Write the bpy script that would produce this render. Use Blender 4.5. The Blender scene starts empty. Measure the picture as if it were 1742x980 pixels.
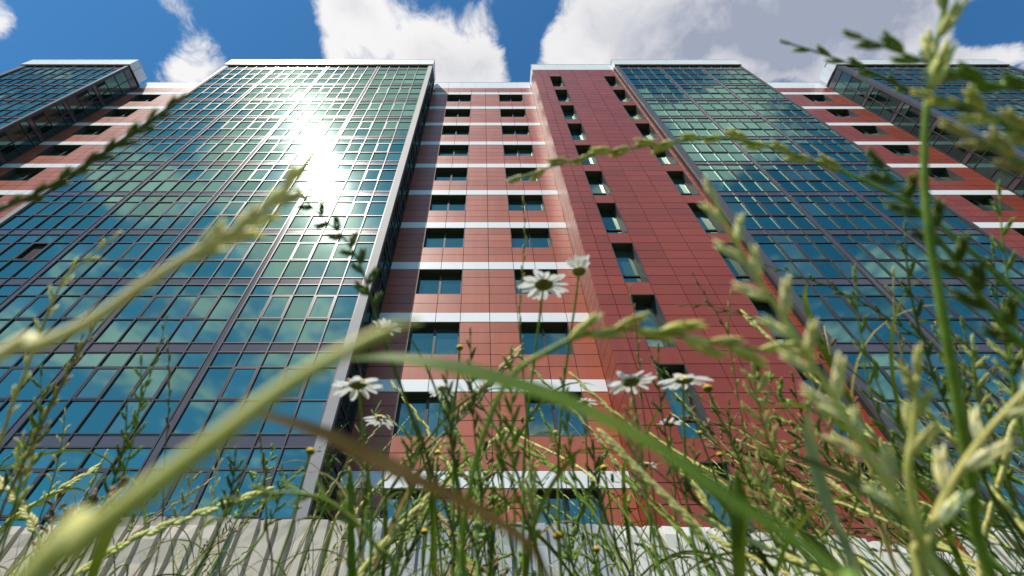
import bpy, math, random
from mathutils import Vector, Matrix, Quaternion
R = math.radians
SC = bpy.context.scene
COL = SC.collection
rng = random.Random(7)

# ------------------------------------------------------------------ camera
CAMZ = 0.15                    # the lens lies in the meadow, tilted up at the facade
FPX, PPX, PPY = 774.0, 819.0, 490.0          # focal length and principal point in photo pixels (1742 x 980)
TH = math.atan(774.0 / 677.0)
cam = bpy.data.cameras.new('camera')
cam.sensor_width = 36.0
cam.lens = FPX / 1742 * 36
cam.shift_x = (871 - PPX) / 1742
cam.clip_start, cam.clip_end = 0.005, 6000
cam.dof.use_dof = True
cam.dof.focus_distance = 4.0
cam.dof.aperture_fstop = 8.0
camo = bpy.data.objects.new('camera', cam)
COL.objects.link(camo)
camo.location = (0, 0, CAMZ)
camo.rotation_euler = (math.pi / 2 + TH, 0, 0)
SC.camera = camo
CAM = Vector((0, 0, CAMZ))
FWD = Vector((0, math.cos(TH), math.sin(TH)))
UPV = Vector((0, -math.sin(TH), math.cos(TH)))
RGT = Vector((1, 0, 0))
def at(x, y, z):               # a point seen at photo pixel (x, y) at depth z metres
    return CAM + z * (FWD + RGT * ((x - PPX) / FPX) + UPV * ((PPY - y) / FPX))
def project(p):
    d = Vector(p) - CAM
    z = d.dot(FWD)
    if z < 1e-6: return None
    return PPX + FPX * d.dot(RGT) / z, PPY - FPX * d.dot(UPV) / z, z

# ------------------------------------------------------------------ sun, sky, exposure
SUN = Vector((-274, -367, 707.5)).normalized()
SUN_EL = math.asin(SUN.z)
sun = bpy.data.lights.new('sun', 'SUN')
sun.energy = 5.0
sun.angle = R(0.53)
sun.color = (1.0, 0.94, 0.84)
suno = bpy.data.objects.new('sun', sun)
COL.objects.link(suno)
suno.rotation_euler = SUN.to_track_quat('Z', 'Y').to_euler()
suno.location = SUN * 60
SC.view_settings.view_transform = 'Standard'
SC.view_settings.look = 'None'
SC.view_settings.exposure = 0.12
SC.view_settings.gamma = 1.0
SC.view_settings.use_curve_mapping = False
SC.cycles.use_denoising = True
SC.cycles.max_bounces = 8
SC.cycles.sample_clamp_indirect = 6.0
SC.cycles.caustics_reflective = False
SC.cycles.caustics_refractive = False

class NT:
    """short-hand for node trees"""
    def __init__(s, tree): s.t = tree; s.t.nodes.clear()
    def n(s, typ, ins=None, **kw):
        nd = s.t.nodes.new(typ)
        for k, v in kw.items(): setattr(nd, k, v)
        for k, v in (ins or {}).items(): s.set(nd, k, v)
        return nd
    def set(s, nd, k, v):
        sock = nd.inputs[k]
        if isinstance(v, bpy.types.NodeSocket): s.t.links.new(v, sock)
        elif isinstance(v, bpy.types.Node): s.t.links.new(v.outputs[0], sock)
        else: sock.default_value = v
    def m(s, op, a, b=None, c=None, clamp=False):
        nd = s.t.nodes.new('ShaderNodeMath'); nd.operation = op; nd.use_clamp = clamp
        for i, v in enumerate((a, b, c)):
            if v is not None: s.set(nd, i, v)
        return nd.outputs[0]
    def mix(s, f, a, b, typ='RGBA', blend='MIX'):
        nd = s.t.nodes.new('ShaderNodeMix'); nd.data_type = typ
        if typ == 'RGBA':
            nd.blend_type = blend
            s.set(nd, 0, f); s.set(nd, 6, a); s.set(nd, 7, b); return nd.outputs[2]
        s.set(nd, 0, f); s.set(nd, 2, a); s.set(nd, 3, b); return nd.outputs[0]
    def ramp(s, f, stops, interp='LINEAR'):
        nd = s.t.nodes.new('ShaderNodeValToRGB'); cr = nd.color_ramp; cr.interpolation = interp
        while len(cr.elements) < len(stops): cr.elements.new(0.5)
        for e, (p, c) in zip(cr.elements, stops):
            e.position = p; e.color = c if len(c) == 4 else (*c, 1)
        s.set(nd, 0, f); return nd.outputs[0]
    def sstep(s, x, lo, hi):
        nd = s.t.nodes.new('ShaderNodeMapRange'); nd.interpolation_type = 'SMOOTHSTEP'
        s.set(nd, 0, x); nd.inputs[1].default_value = lo; nd.inputs[2].default_value = hi
        return nd.outputs[0]

def uv_of(x, y):               # photo pixel of the sky -> direction / height
    d = FWD + RGT * ((x - PPX) / FPX) + UPV * ((PPY - y) / FPX)
    return d.x / d.z, d.y / d.z

world = bpy.data.worlds.new('World'); SC.world = world; world.use_nodes = True
world.cycles.sampling_method = 'MANUAL'; world.cycles.sample_map_resolution = 512
w = NT(world.node_tree)
sky = w.n('ShaderNodeTexSky', sky_type='NISHITA', sun_disc=False, sun_elevation=SUN_EL,
          sun_rotation=math.atan2(SUN.x, SUN.y), altitude=150, air_density=1.0, dust_density=0.35, ozone_density=2.0)
tc = w.n('ShaderNodeTexCoord')
sep = w.n('ShaderNodeSeparateXYZ', {0: tc.outputs['Generated']})
den = w.m('MAXIMUM', sep.outputs[2], 0.06)
u = w.m('DIVIDE', sep.outputs[0], den); v = w.m('DIVIDE', sep.outputs[1], den)
uvv = w.n('ShaderNodeCombineXYZ', {0: u, 1: v, 2: 0.0})
warp = w.n('ShaderNodeTexNoise', {'Vector': uvv, 'Scale': 5.0, 'Detail': 3.0})
wv = w.n('ShaderNodeVectorMath', {0: warp.outputs[1], 1: (0.5, 0.5, 0.5)}, operation='SUBTRACT')
wv = w.n('ShaderNodeVectorMath', {0: wv, 3: 0.15}, operation='SCALE')
pw = w.n('ShaderNodeVectorMath', {0: uvv, 1: wv}, operation='ADD')
big = w.n('ShaderNodeTexNoise', {'Vector': pw, 'Scale': 2.3, 'Detail': 9.0, 'Roughness': 0.58})
fine = w.n('ShaderNodeTexNoise', {'Vector': pw, 'Scale': 11.0, 'Detail': 8.0, 'Roughness': 0.62})
dens = w.m('ADD', w.m('MULTIPLY', big.outputs[0], 0.62), w.m('MULTIPLY', fine.outputs[0], 0.38))
# the clouds that stand over the roof: centre (photo pixel), half width and half height in sky units, weight
CLOUDS = [(740, 75, .125, .07, .20), (800, 125, .10, .05, .12), (1100, 40, .15, .085, .24), (1330, 70, .26, .09, .27), (1030, 85, .07, .06, .14),
          (1500, 60, .14, .07, .2), (320, 122, .065, .04, .21), (0, 45, .06, .05, .2), (565, 75, .04, .06, .17), (290, 12, .05, .05, .18),
          (592, 8, .05, .03, .17), (378, 85, .04, .04, .15), (330, 75, .05, .03, .10), (1700, 92, .09, .03, .2), (935, 70, .02, .03, .09), (640, 70, .04, .04, .05),
          (150, 60, .22, .09, -.22), (460, 50, .12, .09, -.20), (895, 55, .035, .11, -.22), (1690, 30, .07, .035, -.28)]
GREY = [(1330, 40, .30, .14, .95), (1500, 70, .25, .12, .4), (780, 125, .12, .05, .3)]
def blobs(lst, sg=1.0):
    tot = None
    for cx, cy, sx, sy, wt in lst:
        cu, cv = uv_of(cx, cy); cv *= sg
        a = w.m('DIVIDE', w.m('SUBTRACT', u, cu), sx); b = w.m('DIVIDE', w.m('SUBTRACT', v, cv), sy)
        r2 = w.m('ADD', w.m('MULTIPLY', a, a), w.m('MULTIPLY', b, b))
        g = w.m('MULTIPLY', w.m('EXPONENT', w.m('MULTIPLY', r2, -0.9)), wt)
        tot = g if tot is None else w.m('ADD', tot, g)
    return tot
# clouds standing behind the camera, seen in the photograph only as reflections in the glass (pixel of the reflection)
MIRRORED = [(470, 150, .16, .06, .17), (640, 190, .14, .06, .15), (700, 120, .1, .05, .1), (250, 320, .20, .09, .15), (420, 265, .14, .07, .12), (560, 420, .20, .12, .15), (410, 530, .25, .13, .13), (120, 620, .3, .15, .08), (600, 620, .25, .14, .12),
            (1180, 190, .13, .05, .19), (1240, 260, .14, .07, .14), (1100, 130, .12, .05, -.10), (1420, 330, .3, .12, -.12)]
bias = w.m('ADD', blobs(CLOUDS), blobs(MIRRORED, -1.0))
dens = w.m('ADD', dens, bias)
mask = w.sstep(dens, 0.515, 0.63)
thick = w.sstep(dens, 0.64, 0.84)
shade = w.n('ShaderNodeTexNoise', {'Vector': pw, 'Scale': 5.5, 'Detail': 8.0, 'Roughness': 0.55})
thick = w.m('MULTIPLY', thick, w.sstep(shade.outputs[0], 0.22, 0.62))
thick = w.m('MINIMUM', w.m('ADD', w.m('MULTIPLY', thick, 0.3), w.m('MULTIPLY', blobs(GREY), w.m('ADD', -0.25, w.m('MULTIPLY', shade.outputs[0], 2.3)))), 1.0)
hor = w.sstep(sep.outputs[2], 0.05, 0.30)
mask = w.m('MULTIPLY', mask, hor)
SKY_S = 0.12
cl_col = w.mix(thick, (7.2, 7.1, 7.1, 1), (2.7, 3.0, 3.85, 1))
skyc = w.mix(1.0, sky.outputs[0], (0.38, 0.88, 1.13, 1), blend='MULTIPLY')
colr = w.mix(mask, skyc, cl_col)
bg = w.n('ShaderNodeBackground', {'Color': colr, 'Strength': SKY_S})
w.n('ShaderNodeOutputWorld', {'Surface': bg.outputs[0]})

# ------------------------------------------------------------------ materials
MATS = {}
def mat(name, fn):
    m = bpy.data.materials.new(name); m.use_nodes = True
    t = NT(m.node_tree)
    sh = fn(t)
    t.n('ShaderNodeOutputMaterial', {'Surface': sh})
    MATS[name] = m
    return m
def rnd(t): return t.n('ShaderNodeObjectInfo').outputs['Random']
def pcoord(t): return t.n('ShaderNodeNewGeometry').outputs['Position']

def m_red(c0, c1, cs):
    def f(t):
        pos = pcoord(t)
        isl = t.m('FRACT', t.m('ADD', t.n('ShaderNodeNewGeometry').outputs['Random Per Island'], rnd(t)))
        nz = t.n('ShaderNodeTexNoise', {'Vector': pos, 'Scale': 0.35, 'Detail': 5.0})
        st = t.n('ShaderNodeMapping', {'Vector': pos, 'Scale': (3.0, 3.0, 0.25)})
        nz2 = t.n('ShaderNodeTexNoise', {'Vector': st, 'Scale': 2.0, 'Detail': 4.0})
        c = t.mix(nz.outputs[0], (*c0, 1), (*c1, 1))
        c = t.mix(t.m('MULTIPLY', t.sstep(nz2.outputs[0], 0.5, 0.8), 0.7), c, (*cs, 1))
        hv = t.n('ShaderNodeHueSaturation', {'Color': c, 'Value': t.m('ADD', 0.88, t.m('MULTIPLY', isl, 0.24))})
        return t.n('ShaderNodeBsdfPrincipled', {'Base Color': hv, 'Roughness': t.m('ADD', 0.34, t.m('MULTIPLY', nz2.outputs[0], 0.12)), 'Specular IOR Level': 0.5,
                                                'Coat Weight': 0.15, 'Coat Roughness': 0.35})
    return f
mat('terracotta_cladding', m_red((0.33, 0.075, 0.034), (0.40, 0.100, 0.048), (0.35, 0.105, 0.058)))
mat('crimson_cladding', m_red((0.225, 0.035, 0.014), (0.285, 0.047, 0.020), (0.245, 0.052, 0.027)))
def m_white(t):
    nz = t.n('ShaderNodeTexNoise', {'Vector': pcoord(t), 'Scale': 0.8, 'Detail': 6.0})
    c = t.mix(nz.outputs[0], (0.70, 0.70, 0.71, 1), (0.82, 0.82, 0.82, 1))
    return t.n('ShaderNodeBsdfPrincipled', {'Base Color': c, 'Roughness': 0.35})
mat('white_metal', m_white)
def m_dark(c0, c1, rough, metal=0.0):
    def f(t):
        nz = t.n('ShaderNodeTexNoise', {'Vector': pcoord(t), 'Scale': 1.3, 'Detail': 5.0})
        return t.n('ShaderNodeBsdfPrincipled', {'Base Color': t.mix(nz.outputs[0], (*c0, 1), (*c1, 1)), 'Roughness': rough, 'Metallic': metal})
    return f
mat('frame_metal', m_dark((0.045, 0.038, 0.040), (0.075, 0.064, 0.066), 0.38, 0.2))
mat('spandrel', m_dark((0.10, 0.085, 0.095), (0.145, 0.125, 0.135), 0.16, 0.35))
mat('grey_trim', m_dark((0.20, 0.19, 0.195), (0.26, 0.25, 0.25), 0.6, 0.0))
mat('dark_trim', m_dark((0.06, 0.055, 0.06), (0.085, 0.078, 0.082), 0.45))
mat('backing', m_dark((0.012, 0.011, 0.011), (0.02, 0.018, 0.018), 0.9))
mat('reveal_metal', m_dark((0.05, 0.052, 0.05), (0.08, 0.08, 0.078), 0.5))
mat('concrete', m_dark((0.28, 0.27, 0.25), (0.36, 0.35, 0.33), 0.85))
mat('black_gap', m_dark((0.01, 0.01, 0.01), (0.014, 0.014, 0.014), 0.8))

def m_glass(tint, body, base, rough=0.05):
    def f(t):
        pos = pcoord(t)
        nz = t.n('ShaderNodeTexNoise', {'Vector': pos, 'Scale': 0.9, 'Detail': 2.0})
        bp = t.n('ShaderNodeBump', {'Height': nz.outputs[0], 'Strength': 0.05, 'Distance': 0.03})
        dirt = t.n('ShaderNodeTexNoise', {'Vector': pos, 'Scale': 0.5, 'Detail': 7.0, 'Roughness': 0.65})
        lw = t.n('ShaderNodeFresnel', {'IOR': 1.55, 'Normal': bp.outputs[0]})
        fac = t.m('ADD', base, t.m('MULTIPLY', lw.outputs[0], 1.0 - base), clamp=True)
        tv = t.n('ShaderNodeHueSaturation', {'Color': (*tint, 1), 'Value': t.m('ADD', 0.88, t.m('MULTIPLY', t.m('FRACT', t.m('ADD', t.n('ShaderNodeNewGeometry').outputs['Random Per Island'], t.m('MULTIPLY', rnd(t), 7.31))), 0.24))})
        g0 = t.n('ShaderNodeBsdfGlossy', {'Color': tv, 'Roughness': rough, 'Normal': bp.outputs[0]})
        g1 = t.n('ShaderNodeBsdfGlossy', {'Color': (0.78, 0.92, 0.88, 1), 'Roughness': 0.15})
        dm = t.m('MULTIPLY', t.sstep(dirt.outputs[0], 0.3, 0.75), 0.045)
        gl = t.n('ShaderNodeMixShader', {0: t.m('ADD', dm, 0.036), 1: g0.outputs[0], 2: g1.outputs[0]})
        isl = t.m('FRACT', t.m('ADD', t.n('ShaderNodeNewGeometry').outputs['Random Per Island'], rnd(t)))
        df = t.n('ShaderNodeBsdfDiffuse', {'Color': t.mix(t.m('MULTIPLY', t.sstep(isl, 0.78, 0.98), 0.55), (*body, 1), (0.10, 0.16, 0.15, 1))})
        return t.n('ShaderNodeMixShader', {0: fac, 1: df.outputs[0], 2: gl.outputs[0]}).outputs[0]
    return f
mat('curtain_glass', m_glass((0.33, 0.64, 0.52), (0.002, 0.028, 0.028), 0.46))
mat('window_glass', m_glass((0.42, 0.60, 0.45), (0.006, 0.025, 0.026), 0.45))
mat('side_glass', m_glass((0.20, 0.42, 0.38), (0.004, 0.012, 0.011), 0.30))

def m_leaf(c0, c1, trans=0.5, rough=0.5, var=0.25, spec=0.3):
    def f(t):
        pos = pcoord(t)
        nz = t.n('ShaderNodeTexNoise', {'Vector': pos, 'Scale': 60.0, 'Detail': 4.0})
        c = t.mix(t.sstep(nz.outputs[0], 0.3, 0.7), (*c0, 1), (*c1, 1))
        c = t.n('ShaderNodeHueSaturation', {'Color': c, 'Hue': t.m('ADD', 0.485, t.m('MULTIPLY', rnd(t), 0.03)),
                                            'Value': t.m('ADD', 1 - var / 2, t.m('MULTIPLY', rnd(t), var))})
        p = t.n('ShaderNodeBsdfPrincipled', {'Base Color': c, 'Roughness': rough, 'Specular IOR Level': spec})
        tr = t.n('ShaderNodeBsdfTranslucent', {'Color': c})
        return t.n('ShaderNodeMixShader', {0: trans, 1: p.outputs[0], 2: tr.outputs[0]}).outputs[0]
    return f
def m_stem(c0, c1, rough=0.5, var=0.25, sss=0.6):
    def f(t):
        nz = t.n('ShaderNodeTexNoise', {'Vector': pcoord(t), 'Scale': 160.0, 'Detail': 4.0})
        c = t.mix(t.sstep(nz.outputs[0], 0.3, 0.7), (*c0, 1), (*c1, 1))
        c = t.n('ShaderNodeHueSaturation', {'Color': c, 'Hue': t.m('ADD', 0.485, t.m('MULTIPLY', rnd(t), 0.03)),
                                            'Value': t.m('ADD', 1 - var / 2, t.m('MULTIPLY', rnd(t), var))})
        return t.n('ShaderNodeBsdfPrincipled', {'Base Color': c, 'Roughness': rough, 'Specular IOR Level': 0.35, 'Subsurface Weight': sss,
                                                'Subsurface Radius': (1.0, 1.0, 0.6), 'Subsurface Scale': 0.0010}).outputs[0]
    return f
TONES = {'green': ((0.11, 0.185, 0.012), (0.20, 0.28, 0.032)), 'dark': ((0.055, 0.09, 0.008), (0.105, 0.145, 0.017)), 'pale': ((0.48, 0.46, 0.12), (0.62, 0.57, 0.19)),
         'cream': ((0.80, 0.70, 0.30), (0.92, 0.83, 0.42)), 'straw': ((0.34, 0.26, 0.085), (0.52, 0.42, 0.17)), 'brown': ((0.13, 0.075, 0.028), (0.24, 0.145, 0.06))}
for k_, (a_, b_) in TONES.items():
    mat('grass_' + k_, m_stem(a_, b_, sss=.75))
    if k_ == 'brown': a_, b_ = (0.085, 0.05, 0.014), (0.13, 0.08, 0.025)
    if k_ == 'pale': a_, b_ = (0.36, 0.40, 0.15), (0.48, 0.50, 0.22)
    kk = .72 if k_ in ('green', 'dark') else .85
    mat('leaf_' + k_, m_leaf(tuple(x * kk for x in a_), tuple(x * kk for x in b_), .45, .5, .25, .08 if k_ == 'brown' else .3))
mat('petal', m_leaf((0.78, 0.78, 0.76), (0.85, 0.85, 0.83), 0.38, 0.6, 0.06))
mat('disc', m_stem((0.60, 0.36, 0.02), (0.74, 0.50, 0.04), 0.7, .1, .3))
mat('sepal', m_stem((0.10, 0.12, 0.018), (0.17, 0.17, 0.03), 0.6, .2, .4))
def m_fence(c0, c1, dirt):
    def f(t):
        pos = pcoord(t)
        st = t.n('ShaderNodeMapping', {'Vector': pos, 'Scale': (6.0, 1.0, 0.6)})
        nz = t.n('ShaderNodeTexNoise', {'Vector': st, 'Scale': 1.6, 'Detail': 7.0, 'Roughness': 0.65})
        n2 = t.n('ShaderNodeTexNoise', {'Vector': pos, 'Scale': 9.0, 'Detail': 5.0})
        c = t.mix(nz.outputs[0], (*c0, 1), (*c1, 1))
        c = t.mix(t.m('MULTIPLY', t.sstep(n2.outputs[0], 0.56, 0.72), 0.6), c, (*dirt, 1))
        bp = t.n('ShaderNodeBump', {'Height': n2.outputs[0], 'Strength': 0.15, 'Distance': 0.01})
        return t.n('ShaderNodeBsdfPrincipled', {'Base Color': c, 'Roughness': 0.5, 'Normal': bp.outputs[0]})
    return f
mat('fence_beige', m_fence((0.43, 0.365, 0.29), (0.53, 0.465, 0.385), (0.30, 0.24, 0.17)))
mat('fence_grey', m_fence((0.33, 0.33, 0.33), (0.41, 0.41, 0.405), (0.25, 0.24, 0.22)))
mat('fence_white', m_fence((0.60, 0.56, 0.49), (0.72, 0.685, 0.61), (0.42, 0.37, 0.29)))
def m_soil(t):
    pos = pcoord(t)
    nz = t.n('ShaderNodeTexNoise', {'Vector': pos, 'Scale': 3.0, 'Detail': 9.0})
    c = t.ramp(nz.outputs[0], [(0.3, (0.09, 0.075, 0.04)), (0.55, (0.10, 0.125, 0.03)), (0.75, (0.15, 0.135, 0.07))])
    return t.n('ShaderNodeBsdfPrincipled', {'Base Color': c, 'Roughness': 0.95})
mat('soil', m_soil)

# ------------------------------------------------------------------ mesh helpers
def mesh_obj(name, verts, faces, mname, parent=None, loc=(0, 0, 0), smooth=False):
    me = bpy.data.meshes.new(name)
    me.from_pydata([tuple(p) for p in verts], [], faces)
    if mname: me.materials.append(MATS[mname])
    if smooth: me.polygons.foreach_set('use_smooth', [True] * len(me.polygons))
    me.update()
    o = bpy.data.objects.new(name, me); COL.objects.link(o)
    o.location = loc
    if parent: o.parent = parent
    return o
def inst(name, me, parent=None, loc=(0, 0, 0), rot=None, scale=(1, 1, 1)):
    o = bpy.data.objects.new(name, me); COL.objects.link(o)
    o.location = loc; o.scale = scale
    if rot is not None:
        if isinstance(rot, Quaternion): o.rotation_mode = 'QUATERNION'; o.rotation_quaternion = rot
        else: o.rotation_euler = rot
    if parent: o.parent = parent
    return o
def tag(o, label=None, cat=None, group=None, kind=None):
    for k, val in (('label', label), ('category', cat), ('group', group), ('kind', kind)):
        if val: o[k] = val
    return o
def empty(name, loc=(0, 0, 0), rz=0):
    o = bpy.data.objects.new(name, None); COL.objects.link(o)
    o.location = loc; o.rotation_euler = (0, 0, rz); o.empty_display_size = 0.1
    return o
class MB:
    def __init__(s): s.v = []; s.f = []
    def box(s, x0, x1, y0, y1, z0, z1):
        b = len(s.v)
        s.v += [(x0, y0, z0), (x1, y0, z0), (x1, y1, z0), (x0, y1, z0), (x0, y0, z1), (x1, y0, z1), (x1, y1, z1), (x0, y1, z1)]
        s.f += [tuple(b + i for i in q) for q in ((0, 3, 2, 1), (4, 5, 6, 7), (0, 1, 5, 4), (1, 2, 6, 5), (2, 3, 7, 6), (3, 0, 4, 7))]
    def add(s, verts, faces):
        b = len(s.v); s.v += [tuple(p) for p in verts]; s.f += [tuple(b + i for i in f) for f in faces]
    def build(s, name, mname, parent=None, loc=(0, 0, 0), smooth=False):
        return mesh_obj(name, s.v, s.f, mname, parent, loc, smooth)
_unit = {}
def unit_box(mname):
    if mname not in _unit:
        b = MB(); b.box(-.5, .5, -.5, .5, -.5, .5)
        me = bpy.data.meshes.new('box_' + mname); me.from_pydata(b.v, [], b.f); me.materials.append(MATS[mname]); me.update()
        _unit[mname] = me
    return _unit[mname]

# ------------------------------------------------------------------ ground
nb = MB(); N = 60
gv = []; gf = []
edges = [-3000, -600, -150, -60, -30] + [(-20 + i) for i in range(41)] + [30, 60, 150, 600, 3000]
for yy in edges:
    for xx in edges:
        near = max(0, 1 - max(abs(xx), abs(yy)) / 12)
        gv.append((xx, yy, near * 0.03 * math.sin(xx * 2.1) * math.cos(yy * 1.7) - 0.02))
n = len(edges)
for j in range(n - 1):
    for i in range(n - 1): gf.append((j * n + i, j * n + i + 1, (j + 1) * n + i + 1, (j + 1) * n + i))
tag(mesh_obj('ground', gv, gf, 'soil'), 'dark soil under the meadow grass', 'ground', kind='structure')

# ------------------------------------------------------------------ the building
D1, D2, D3 = 10.13, 11.61, 10.30       # glass blocks, recessed walls, red wing: distance of each face from the camera
ZB = CAMZ
BORG = Vector((0, D2, 0))
bld = empty('apartment_building', BORG)
tag(bld, 'tall apartment block of red cladding, white bands and teal glass blocks', 'building')
def loc(x, y, z): return (x - BORG.x, y - BORG.y, z - BORG.z)
def off(mb): return mb

PANES, PANELS, WHITES = [], [], []      # collected pieces: (parent part, mesh name, centre, size, rotation)
def part_box(name, mname, x0, x1, y0, y1, z0, z1, parent=bld, org=BORG):
    return inst(name, unit_box(mname), parent, ((x0 + x1) / 2 - org.x, (y0 + y1) / 2 - org.y, (z0 + z1) / 2 - org.z), None, (abs(x1 - x0), abs(y1 - y0), abs(z1 - z0)))

STOREYS = range(0, 11)
def row_table():
    rows = [('spandrel', 36.36, 37.10), ('short', 35.20, 36.36), ('tall', 34.07, 35.20), ('pane', 33.08, 34.07)]
    for i in STOREYS:
        T = 33.08 - 3 * i
        rows += [('spandrel', T - .357, T), ('short', T - .912, T - .357), ('tall', T - 2.012, T - .912), ('pane', T - 3.0, T - 2.012)]
    return [(k, a + ZB, b + ZB) for k, a, b in rows if a + ZB > 0.05]
ROWS = row_table()
prng = random.Random(3)
def curtain(x0, trims, npane, pw, strip, bays, operable, trim_mats, open_cells=(), Y=D1):
    """a flat glass wall: mullion lattice, dark bands at the floors, dark strips between the bays"""
    mb = MB(); fr = MB()
    zt, zb = ROWS[0][2], ROWS[-1][1]
    top_fit = zt
    xs = []; x = x0 + trims[0]
    for b in range(bays):
        xs.append(x); x += npane * pw + (strip if b < bays - 1 else 0)
    x1 = x + trims[1]
    frame = None
    cells = []
    for b, bx in enumerate(xs):
        for c in range(npane + 1):
            cx = bx + c * pw
            mb.box(cx - .022, cx + .022, Y - .055, Y + .05, zb, zt)
        for k, a, z in ROWS:
            if k == 'spandrel': continue
            for c in range(npane):
                cells.append((b, c, k, bx + c * pw + .022, bx + (c + 1) * pw - .022, a + .020, z - .020))
    for b in range(bays):              # horizontal bars, one per bay, butted between the strips
        for k, a, z in ROWS:
            mb.box(xs[b] + .0225, xs[b] + npane * pw - .0225, Y - .042, Y + .045, a - .020, a + .020)
    for (b, c, k, a, d, z0, z1) in cells:
        if k == 'tall' and c in operable:
            e = .055
            mb.box(a + .002, a + e, Y - .05, Y + .03, z0 + .002, z1 - .002); mb.box(d - e, d - .002, Y - .05, Y + .03, z0 + .002, z1 - .002)
            mb.box(a + e, d - e, Y - .05, Y + .03, z0 + .002, z0 + e); mb.box(a + e, d - e, Y - .05, Y + .03, z1 - e, z1 - .002)
    o = MB(); o.v = [(p[0], p[1] - D2, p[2]) for p in mb.v]; o.f = mb.f
    frame = o.build('curtain_wall_frame', 'frame_metal', bld)
    for (b, c, k, a, d, z0, z1) in cells:
        yy = Y; 
        if (b, c, round(z0)) in open_cells and k == 'tall': continue
        if k == 'tall' and c in operable: a += .055; d -= .055; z0 += .055; z1 -= .055; yy = Y - .02
        PANES.append((frame, 'curtain_glass', ((a + d) / 2, yy, (z0 + z1) / 2), (d - a, .02, z1 - z0), (prng.gauss(0, .005), 0, prng.gauss(0, .005))))
    for b in range(bays):
        for k, a, z in ROWS:
            if k == 'spandrel':
                part_box('spandrel_panel', 'spandrel', xs[b] + .03, xs[b] + npane * pw - .03, Y - .02, Y + .03, a + .027, z - .027)
        if b < bays - 1:
            part_box('vertical_strip', 'spandrel', xs[b] + npane * pw + .03, xs[b + 1] - .03, Y - .035, Y + .03, zb, zt)
    part_box('corner_trim', trim_mats[0], x0, x0 + trims[0] - .03, Y - .09, Y + .04, zb, zt)
    part_box('corner_trim', trim_mats[1], x1 - trims[1] + .03, x1, Y - .09, Y + .04, zb, zt)
    part_box('backing_wall', 'backing', x0 + .02, x1 - .02, Y + .06, Y + .3, 0.0, zt + .1)
    return x0, x1

def side_glass(X, sgn, y0, y1):
    """the glazed return of a glass block, facing along X"""
    mb = MB(); ym = y0 + (y1 - y0) * .30
    ys = [y0 + .06, y0 + .06 + (y1 - y0 - .1) * .5, y1 - .04]
    zt, zb = ROWS[0][2], ROWS[-1][1]
    xa, xb = (X - .03, X + .05) if sgn > 0 else (X - .05, X + .03)
    for yy in ys: mb.box(xa, xb, yy - .025, yy + .025, zb, zt)
    for k, a, z in ROWS:
        for j in range(2): mb.box(xa + .01, xb - .01, ys[j] + .0255, ys[j + 1] - .0255, a - .025, a + .025)
    mb.v = [(p[0], p[1] - D2, p[2]) for p in mb.v]
    fr = mb.build('side_frame', 'frame_metal', bld)
    for k, a, z in ROWS:
        for j in range(2):
            if k == 'spandrel':
                part_box('spandrel_panel', 'spandrel', X - .012, X + .012, ys[j] + .03, ys[j + 1] - .03, a + .027, z - .027)
            else:
                PANES.append((fr, 'side_glass', (X, (ys[j] + ys[j + 1]) / 2, (a + z) / 2), (.02, ys[j + 1] - ys[j] - .055, z - a - .055), (0, prng.gauss(0, .004), prng.gauss(0, .004))))
    part_box('backing_wall', 'backing', X - sgn * .3, X - sgn * .06, y0 + .31, y1 + .1, 0.0, zt)

XL0, XL1 = curtain(-19.50, (.28, .32), 5, .729, .20, 4, (1, 3), ('grey_trim', 'grey_trim'), open_cells=[(0, 3, 13)])
XR0, XR1 = curtain(10.10, (.35, .12), 4, .725, .22, 3, (1, 2), ('dark_trim', 'dark_trim'))
XFL0, XFL1 = curtain(-35.0, (.45, .25), 5, .729, .20, 2, (1, 3), ('dark_trim', 'dark_trim'))
XFR0, XFR1 = curtain(27.05, (.62, .3), 4, .725, .22, 4, (1, 2), ('dark_trim', 'dark_trim'))
side_glass(XL1 - .03, 1, D1, D2)
side_glass(XFL1 - .03, 1, D1, D2)
side_glass(XFR0 + .03, -1, D1, D2)

# --- clad walls -----------------------------------------------------------
GAP = .021
def panel(lst, mname, x0, x1, z0, z1, Y, side=None):
    th = .03
    if side is None:
        lst.append((bld, mname, ((x0 + x1) / 2, Y + th / 2, (z0 + z1) / 2), (x1 - x0 - GAP, th, z1 - z0 - GAP), (prng.gauss(0, .0015), 0, prng.gauss(0, .0015))))
    else:      # facing along X, x0..x1 run along Y
        lst.append((bld, mname, (Y + side * -th / 2, (x0 + x1) / 2, (z0 + z1) / 2), (th, x1 - x0 - GAP, z1 - z0 - GAP), (0, prng.gauss(0, .0015), prng.gauss(0, .0015))))

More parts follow.
